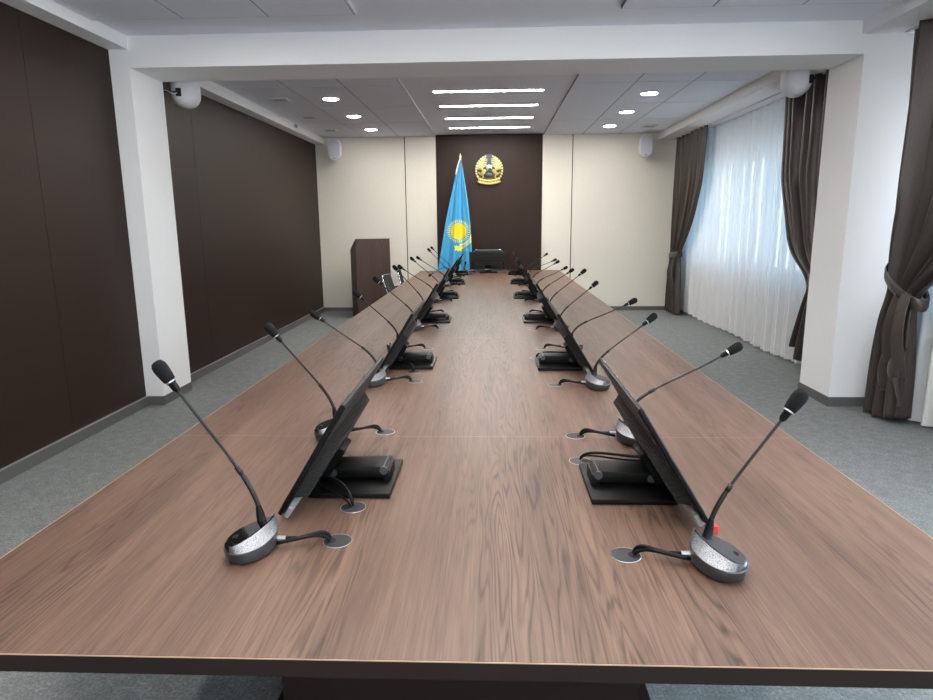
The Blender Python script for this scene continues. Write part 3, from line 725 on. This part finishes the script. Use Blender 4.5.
# near curtain at the right edge
drape('curtain', 'dark brown curtain tied back at the right photo edge, nearest to the camera',
      [(2.92, 5.22, 3.75, 3.10, 0.05), (2.2, 5.20, 3.80, 3.10, 0.05), (1.7, 5.19, 3.95, 3.10, 0.05), (1.35, 5.18, 4.25, 3.10, 0.045), (1.15, 5.15, 4.55, 3.10, 0.038), (1.0, 5.10, 4.80, 3.10, 0.030),
       (0.85, 5.12, 4.80, 3.09, 0.045), (0.45, 5.16, 4.76, 3.09, 0.06), (0.0, 5.20, 4.76, 3.09, 0.065)], 6, 11, 2.92, lambda u: 0.012 + 0.16 * max(0, u - 0.55), G_, tie=(1.05, 4.72, 5.16, 3.10, 0.10, 0.24))
def cascade(parent, yc, x, z0, z1, w0, w1, seed, nfold=2.5, dep=0.05):
    """bunched cloth spilling below the tieback, in stepped overlapping lobes"""
    rnd = random.Random(seed); p = rnd.uniform(0, 6)
    bm = bmesh.new(); G = []; nu, nz = 50, 40
    for j in range(nz + 1):
        t = j / nz; row = []
        for i in range(nu + 1):
            u = i / nu; wd = w0 + (w1 - w0) * min(1, t * 1.6)
            st = 0.0 if u < 0.36 else (0.30 if u < 0.7 else 0.12)
            zz = z0 + (z1 - z0) * t * (1 - st * t)
            y = yc + (u - 0.5) * wd
            row.append(bm.verts.new((x - dep * sin(2 * pi * nfold * u + p) * (0.35 + 0.65 * t) - 0.045 * sin(pi * min(1, t * 1.1)) - 0.02 * sin(2 * pi * u), y + 0.02 * sin(2 * pi * nfold * u), zz)))
        G.append(row)
    for j in range(nz):
        for i in range(nu): bm.faces.new((G[j][i], G[j][i + 1], G[j + 1][i + 1], G[j + 1][i]))
    o = obj('curtain_cascade', bm, DRAPE, parent, True)
    md = o.modifiers.new('thickness', 'SOLIDIFY'); md.thickness = 0.004; md.offset = 0
near_curtain = [o for o in COL.objects if o.name.startswith('curtain') and 'nearest' in o.get('label', '')][0]
cascade(near_curtain, 4.80, 3.00, 1.02, 0.40, 0.17, 0.24, 2, 1.5, 0.022)
cascade(near_curtain, 4.84, 3.04, 0.62, 0.18, 0.22, 0.28, 4, 2.0, 0.02)
far_curtain = [o for o in COL.objects if o.name.startswith('curtain') and 'far corner' in o.get('label', '')][0]
cascade(far_curtain, 10.88, 3.0, 0.95, 0.40, 0.12, 0.26, 5, 1.5, 0.035)
# sheers
def sheer(label, y0, y1, ztop, seed, zb=0.03):
    rnd = random.Random(seed)
    L = y1 - y0; nf = int(L / 0.135); nu = nf * 9; nz = 24
    ph = [rnd.uniform(0, 6.28) for _ in range(6)]
    bm = bmesh.new(); G = []
    for j in range(nz + 1):
        z = ztop + (zb - ztop) * j / nz; row = []
        tz = (ztop - z) / (ztop - zb)
        for i in range(nu + 1):
            u = i / nu; y = y0 + L * u
            a = 2 * pi * nf * u + 1.6 * sin(y * 1.9 + ph[0]) + 1.1 * sin(y * 4.3 + ph[1] + tz * 0.7)
            am = 0.034 + 0.012 * tz + 0.008 * sin(y * 2.7 + ph[2]) 
            dx = am * (sin(a) + 0.4 * sin(0.5 * a + ph[3]) + 0.25 * sin(2 * a + ph[4] + tz))
            row.append(bm.verts.new((3.27 + dx, y + 0.008 * cos(a * 2), z - (0.012 * sin(y * 3.1 + ph[5]) if j == nz else 0))))
        G.append(row)
    for j in range(nz):
        for i in range(nu): bm.faces.new((G[j][i], G[j][i + 1], G[j + 1][i + 1], G[j + 1][i]))
    o = obj('sheer_curtain', bm, SHEER, None, True); tag(o, label, 'curtain', 'white sheer curtains over the windows')
    return o
sheer('long white sheer curtain glowing with daylight between the two far dark curtains', 5.93, 11.36, 2.885, 1)
sheer('white sheer curtain at the right edge beside the near tied curtain', 3.3, 5.10, 2.915, 2)  # stops short out of view, leaving bare window for more daylight
# curtain rails under the soffits
for y0, y1, z in ((5.9, 11.40, 2.89), (-1.8, 5.3, 2.92)):
    bm = bmesh.new(); box(bm, 3.255, 3.285, y0, y1, z - 0.012, z - 0.0005); box(bm, 3.085, 3.115, y0, y1, z - 0.012, z - 0.0005); struct('trim_8' if y0 > 0 else 'trim_9', bm, WHITEP)

# ================================================================ LECTERN
t = thing('lectern', 'tall dark brown wood lectern standing by the back wall', 'lectern', (-2.045, 10.80, 0), radians(25))
LW = [MATS['lectern_wood']]
def lp(name, bm): return obj(name, bm, LW[0], t)
hw = 0.287
bm = bmesh.new(); box(bm, -hw, hw, -0.21, -0.19, 0.0, 1.305); lp('front_panel', bm)
for sgn in (-1, 1):
    bm = bmesh.new(); xa, xb = (-hw, -hw + 0.02) if sgn < 0 else (hw - 0.02, hw)
    v = box(bm, xa, xb, -0.19, 0.20, 0.0, 1.30)
    for q in v:
        if q.co.z > 1 and q.co.y > 0: q.co.z = 1.12
    lp('side_panel', bm)
bm = bmesh.new(); v = box(bm, -hw + 0.02, hw - 0.02, -0.19, 0.20, 1.26, 1.28)
for q in v:
    if q.co.y > 0: q.co.z -= 0.17
lp('top', bm)
bm = bmesh.new(); box(bm, -hw + 0.02, hw - 0.02, -0.19, 0.18, 0.7, 0.72); lp('shelf', bm)

# ================================================================ CHAIRS
def chair(x, y, ang, zt, label, w=0.46, lean=0.09, fabric=MESHF, frame=None):
    """faces local +x ; backrest at local -x"""
    t = thing('visitor_chair', label, 'chair', (x, y, 0), ang, 'meeting chairs')
    hwid = w / 2; R = 0.011
    bx = -0.22
    # seat
    bm = bmesh.new(); box(bm, -0.20, 0.24, -hwid + 0.02, hwid - 0.02, 0.43, 0.475); bevel_all(bm, 0.012, 2); obj('seat', bm, fabric, t, True, autosmooth=40)
    # backrest panel, leaning backwards
    z0 = 0.52
    def bp(z): return bx - lean * (z - z0) / (zt - z0)
    bm = bmesh.new(); rings = []
    for k in range(7):
        z = z0 + (zt - 0.008 - z0) * k / 6; wd = hwid - 0.018
        xx = bp(z)
        ring = []
        for m_ in range(7): q = -wd + 2 * wd * m_ / 6; ring.append((xx - 0.012 + 0.03 * (q / wd) ** 2 - 0.006, q, z))
        for m_ in range(6, -1, -1): q = -wd + 2 * wd * m_ / 6; ring.append((xx + 0.012 + 0.03 * (q / wd) ** 2 - 0.006, q, z))
        rings.append(ring)
    loft(bm, rings); obj('backrest', bm, fabric, t, True, autosmooth=50)
    bm = bmesh.new(); pts = [(bp(0.46) + 0.02, -hwid, 0.46), (bp(z0) + 0.02, -hwid, z0), (bp(zt) + 0.02, -hwid, zt - 0.03), (bp(zt) + 0.018, -hwid + 0.03, zt), (bp(zt) - 0.005, 0, zt + 0.002), (bp(zt) + 0.018, hwid - 0.03, zt), (bp(zt) + 0.02, hwid, zt - 0.03), (bp(z0) + 0.02, hwid, z0), (bp(0.46) + 0.02, hwid, 0.46)]
    tube(bm, pts, R, 8); obj('back_frame', bm, frame or CHROME, t, True)
    for sgn in (-1, 1):
        yy = sgn * (hwid - 0.0)
        bm = bmesh.new(); tube(bm, [(bx + 0.02, yy, 0.46), (0.20, yy, 0.45), (0.235, yy, 0.42), (0.25, yy, 0.011), (0.22, yy, 0.011), (-0.24, yy, 0.011)], R, 8); obj('leg', bm, CHROME, t, True)
        bm = bmesh.new(); tube(bm, [(bx + 0.01, yy, 0.55), (bx + 0.03, yy, 0.64), (0.10, yy, 0.655), (0.19, yy, 0.62), (0.20, yy, 0.45)], 0.009, 8); obj('armrest', bm, CHROME, t, True)
        bm = bmesh.new(); box(bm, -0.12, 0.12, yy - 0.02, yy + 0.02, 0.662, 0.682); bevel_all(bm, 0.006, 2); obj('arm_pad', bm, BLACK, t)
    if frame:
        for sgn in (-1, 1):
            bm = bmesh.new(); tube(bm, [(bp(zt) + 0.018, sgn * (hwid - 0.075), zt + 0.006), (bp(zt) + 0.018, sgn * (hwid - 0.03), zt + 0.005)], 0.015, 8); obj('corner_fitting', bm, CHROME, t, True)
    bm = bmesh.new(); tube(bm, [(-0.24, -hwid, 0.011), (-0.24, hwid, 0.011)], R, 8); obj('cross_bar', bm, CHROME, t)
    return t
chair(-1.24, 9.22, radians(-4), 0.815, 'black mesh chair with chrome frame at the left table edge, in front of the lectern')
chair(-1.18, 10.05, radians(4), 0.875, 'black mesh chair with chrome frame at the left table edge, beside the cream wall')
chair(-0.07, 10.93, radians(-90), 1.08, 'dark grey chair behind the monitor at the head of the table', w=0.50, lean=0.05, frame=GREYP)

# ================================================================ FLAG
t = thing('flag_on_pole', 'blue flag with a yellow sun and eagle draped from a pole before the dark panel', 'flag', (-0.57, 11.16, 0))
fo = Vector((-0.57, 11.16, 0))
bm = bmesh.new(); lathe(bm, [(0.16, 0.0), (0.16, 0.02), (0.05, 0.035), (0.03, 0.06)], 28); obj('pole_base', bm, GOLD, t, True, autosmooth=40)
bm = bmesh.new(); tube(bm, [(0, 0, 0.03), (0.04, 0.02, 2.60)], 0.012, 12); obj('pole', bm, mat('pole_wood', (140, 110, 60), 0.35), t, True)
bm = bmesh.new(); lathe(bm, [(0.012, -0.03), (0.02, -0.02), (0.012, 0.0), (0.022, 0.02), (0.012, 0.045), (0.002, 0.08)], 16, Matrix.Translation((0.04, 0.02, 2.61))); obj('finial', bm, GOLDL, t, True)
NU, NZ = 170, 300
zt_, zb_ = 2.57, 0.42
tabF = [(2.57, -0.545, -0.515), (2.50, -0.565, -0.495), (2.35, -0.605, -0.475), (2.0, -0.69, -0.42), (1.6, -0.78, -0.375), (1.2, -0.85, -0.35), (0.8, -0.925, -0.34), (0.42, -0.98, -0.345)]
bm = bmesh.new(); G = []
for j in range(NZ + 1):
    z = zt_ + (zb_ - zt_) * j / NZ; xl, xr = smooth_interp(tabF, z, 0.04); row = []
    wd = xr - xl
    for i in range(NU + 1):
        u = i / NU; x = xl + wd * u
        y = 11.10 - 0.035 * sin(2 * pi * u * 2.2 + 1.0 + 0.4 * z) * min(1, wd * 3) - 0.015 * sin(2 * pi * u * 5 + z * 2) + 0.03 * (1 - wd)
        if z < 1.09: y -= 0.010
        row.append(bm.verts.new(Vector((x, y, z)) - fo))
    G.append(row)
SX, SZ = -0.572, 1.405
def inpoly(x, z, P):
    c = False; n = len(P)
    for i in range(n):
        x1, z1 = P[i]; x2, z2 = P[(i + 1) % n]
        if (z1 > z) != (z2 > z) and x < (x2 - x1) * (z - z1) / (z2 - z1) + x1: c = not c
    return c
EAG = [(-0.65, 1.165), (-0.615, 1.155), (-0.60, 1.175), (-0.575, 1.150), (-0.54, 1.165), (-0.50, 1.145), (-0.46, 1.135), (-0.50, 1.115), (-0.53, 1.10), (-0.525, 1.06), (-0.56, 1.09), (-0.585, 1.06), (-0.60, 1.095), (-0.64, 1.085), (-0.63, 1.125)]
def fcol(x, z):
    dx, dz = x - SX, z - SZ; r = sqrt(dx * dx + dz * dz); a = atan2(dz, dx)
    if r < 0.138: return 1
    if 0.150 < r < 0.200:
        k = (a / (2 * pi) * 32) % 1.0; wdt = 0.34 * (1 - (r - 0.15) / 0.075)
        if abs(k - 0.5) < wdt: return 2
    if inpoly(x, z, EAG): return 1
    for r0, wv, a0, a1 in ((0.232, 0.020, -1.5, 0.5), (0.270, 0.014, -1.25, 0.5)):
        if a0 < a < a1 and abs(r - r0) < wv * (1 - 0.5 * abs((a - a0) / (a1 - a0) - 0.4)): return 2
    if -0.375 < x and 1.45 < z < 1.62 and (int(z * 60) % 3) and x > -0.385: return 2
    return 0
for j in range(NZ):
    for i in range(NU):
        f = bm.faces.new((G[j][i], G[j][i + 1], G[j + 1][i + 1], G[j + 1][i]))
        c = f.calc_center_median() + fo; f.material_index = fcol(c.x, c.z)
fl = obj('flag_cloth', bm, [FBLUE, FYEL, FPALE], t, True)
bm = bmesh.new()
tube(bm, bez((0.03, -0.03, 2.575), (0.0, -0.06, 2.50), (-0.02, -0.06, 2.42), (-0.035, -0.07, 2.34), 10), 0.012, 8); obj('tassel_cord', bm, mat('cord_cream', (214, 206, 176), 0.7), t, True)

# ================================================================ STATE EMBLEM
E0 = Vector((-0.05, YB - 0.012, 2.43))
t = thing('wall_emblem', 'round golden emblem with winged horses hung high on the dark panel', 'emblem', E0)
def disc(bm, cx, cz, rx, rz, y0, y1, n=28, dome=0.0):
    loft(bm, [[(cx + rx * cos(2 * pi * k / n), y0, cz + rz * sin(2 * pi * k / n)) for k in range(n)], [(cx + rx * cos(2 * pi * k / n), (y0 + y1) / 2, cz + rz * sin(2 * pi * k / n)) for k in range(n)], [(cx + rx * 0.72 * cos(2 * pi * k / n), y1, cz + rz * 0.72 * sin(2 * pi * k / n)) for k in range(n)]])
bm = bmesh.new(); disc(bm, 0, 0, 0.238, 0.245, 0, -0.02); obj('backing_disc', bm, BRONZE, t, True, autosmooth=40)
bm = bmesh.new()
for k in range(30):
    a = pi / 2 + radians(16) + (2 * pi - radians(32)) * k / 29
    disc(bm, 0.224 * cos(a), 0.230 * sin(a), 0.018, 0.019, -0.015, -0.042, 10)
obj('wreath', bm, GOLDL, t, True)
bm = bmesh.new(); loft(bm, [[(-0.062, y, 0.255), (0.062, y, 0.255), (0.045, y, 0.13), (0.0, y, 0.05), (-0.045, y, 0.13)] for y in (-0.02, -0.034)]); obj('crest_wedge', bm, TEAL, t)
for sgn in (-1, 1):
    bm = bmesh.new()
    for q in range(5):       # feathers fanning upwards
        r0 = 0.19 - q * 0.027
        pts = [(sgn * (0.055 + r0 * 0.78 * cos(a)), -0.035 - 0.004 * q, -0.02 + r0 * 1.05 * sin(a)) for a in [radians(8 + 92 * k / 9) for k in range(10)]]
        tube(bm, pts, [0.006 + 0.003 * sin(pi * k / 9) for k in range(10)], 8)
    tube(bm, [(sgn * 0.075, -0.05, 0.17), (sgn * 0.09, -0.05, 0.195), (sgn * 0.115, -0.05, 0.19), (sgn * 0.12, -0.05, 0.165), (sgn * 0.10, -0.05, 0.155)], 0.012, 8)
    obj('wing', bm, GOLDL, t, True)
    bm = bmesh.new()         # horse body, neck, legs
    tube(bm, [(sgn * 0.06, -0.05, 0.0), (sgn * 0.10, -0.055, -0.05), (sgn * 0.15, -0.05, -0.08)], [0.022, 0.032, 0.024], 10)
    tube(bm, [(sgn * 0.085, -0.05, -0.04), (sgn * 0.12, -0.055, 0.01), (sgn * 0.165, -0.05, 0.03)], [0.02, 0.018, 0.014], 8)
    tube(bm, [(sgn * 0.15, -0.05, -0.08), (sgn * 0.185, -0.05, -0.04), (sgn * 0.205, -0.045, -0.07)], [0.014, 0.010, 0.008], 8)
    tube(bm, [(sgn * 0.12, -0.05, -0.07), (sgn * 0.10, -0.045, -0.12), (sgn * 0.13, -0.04, -0.15)], [0.014, 0.010, 0.008], 8)
    obj('horse', bm, GOLD, t, True)
bm = bmesh.new(); disc(bm, 0, 0.035, 0.055, 0.052, -0.03, -0.046); obj('centre_boss', bm, SILVER, t, True)
bm = bmesh.new(); disc(bm, -0.005, -0.085, 0.058, 0.036, -0.03, -0.046); disc(bm, 0.015, 0.0, 0.03, 0.03, -0.045, -0.052); obj('centre_plate', bm, TEAL, t, True)
bm = bmesh.new()
for dz, rr_, w_ in ((0.0, 0.20, 0.020), (-0.045, 0.215, 0.017)):
    pts = [((rr_ - 0.02) * sin(a), -0.05, -0.145 + dz - 0.06 * cos(a) + 0.02) for a in [radians(-78 + 156 * k / 14) for k in range(15)]]
    tube(bm, pts, w_, 8)
obj('ribbon', bm, GOLD, t, True)
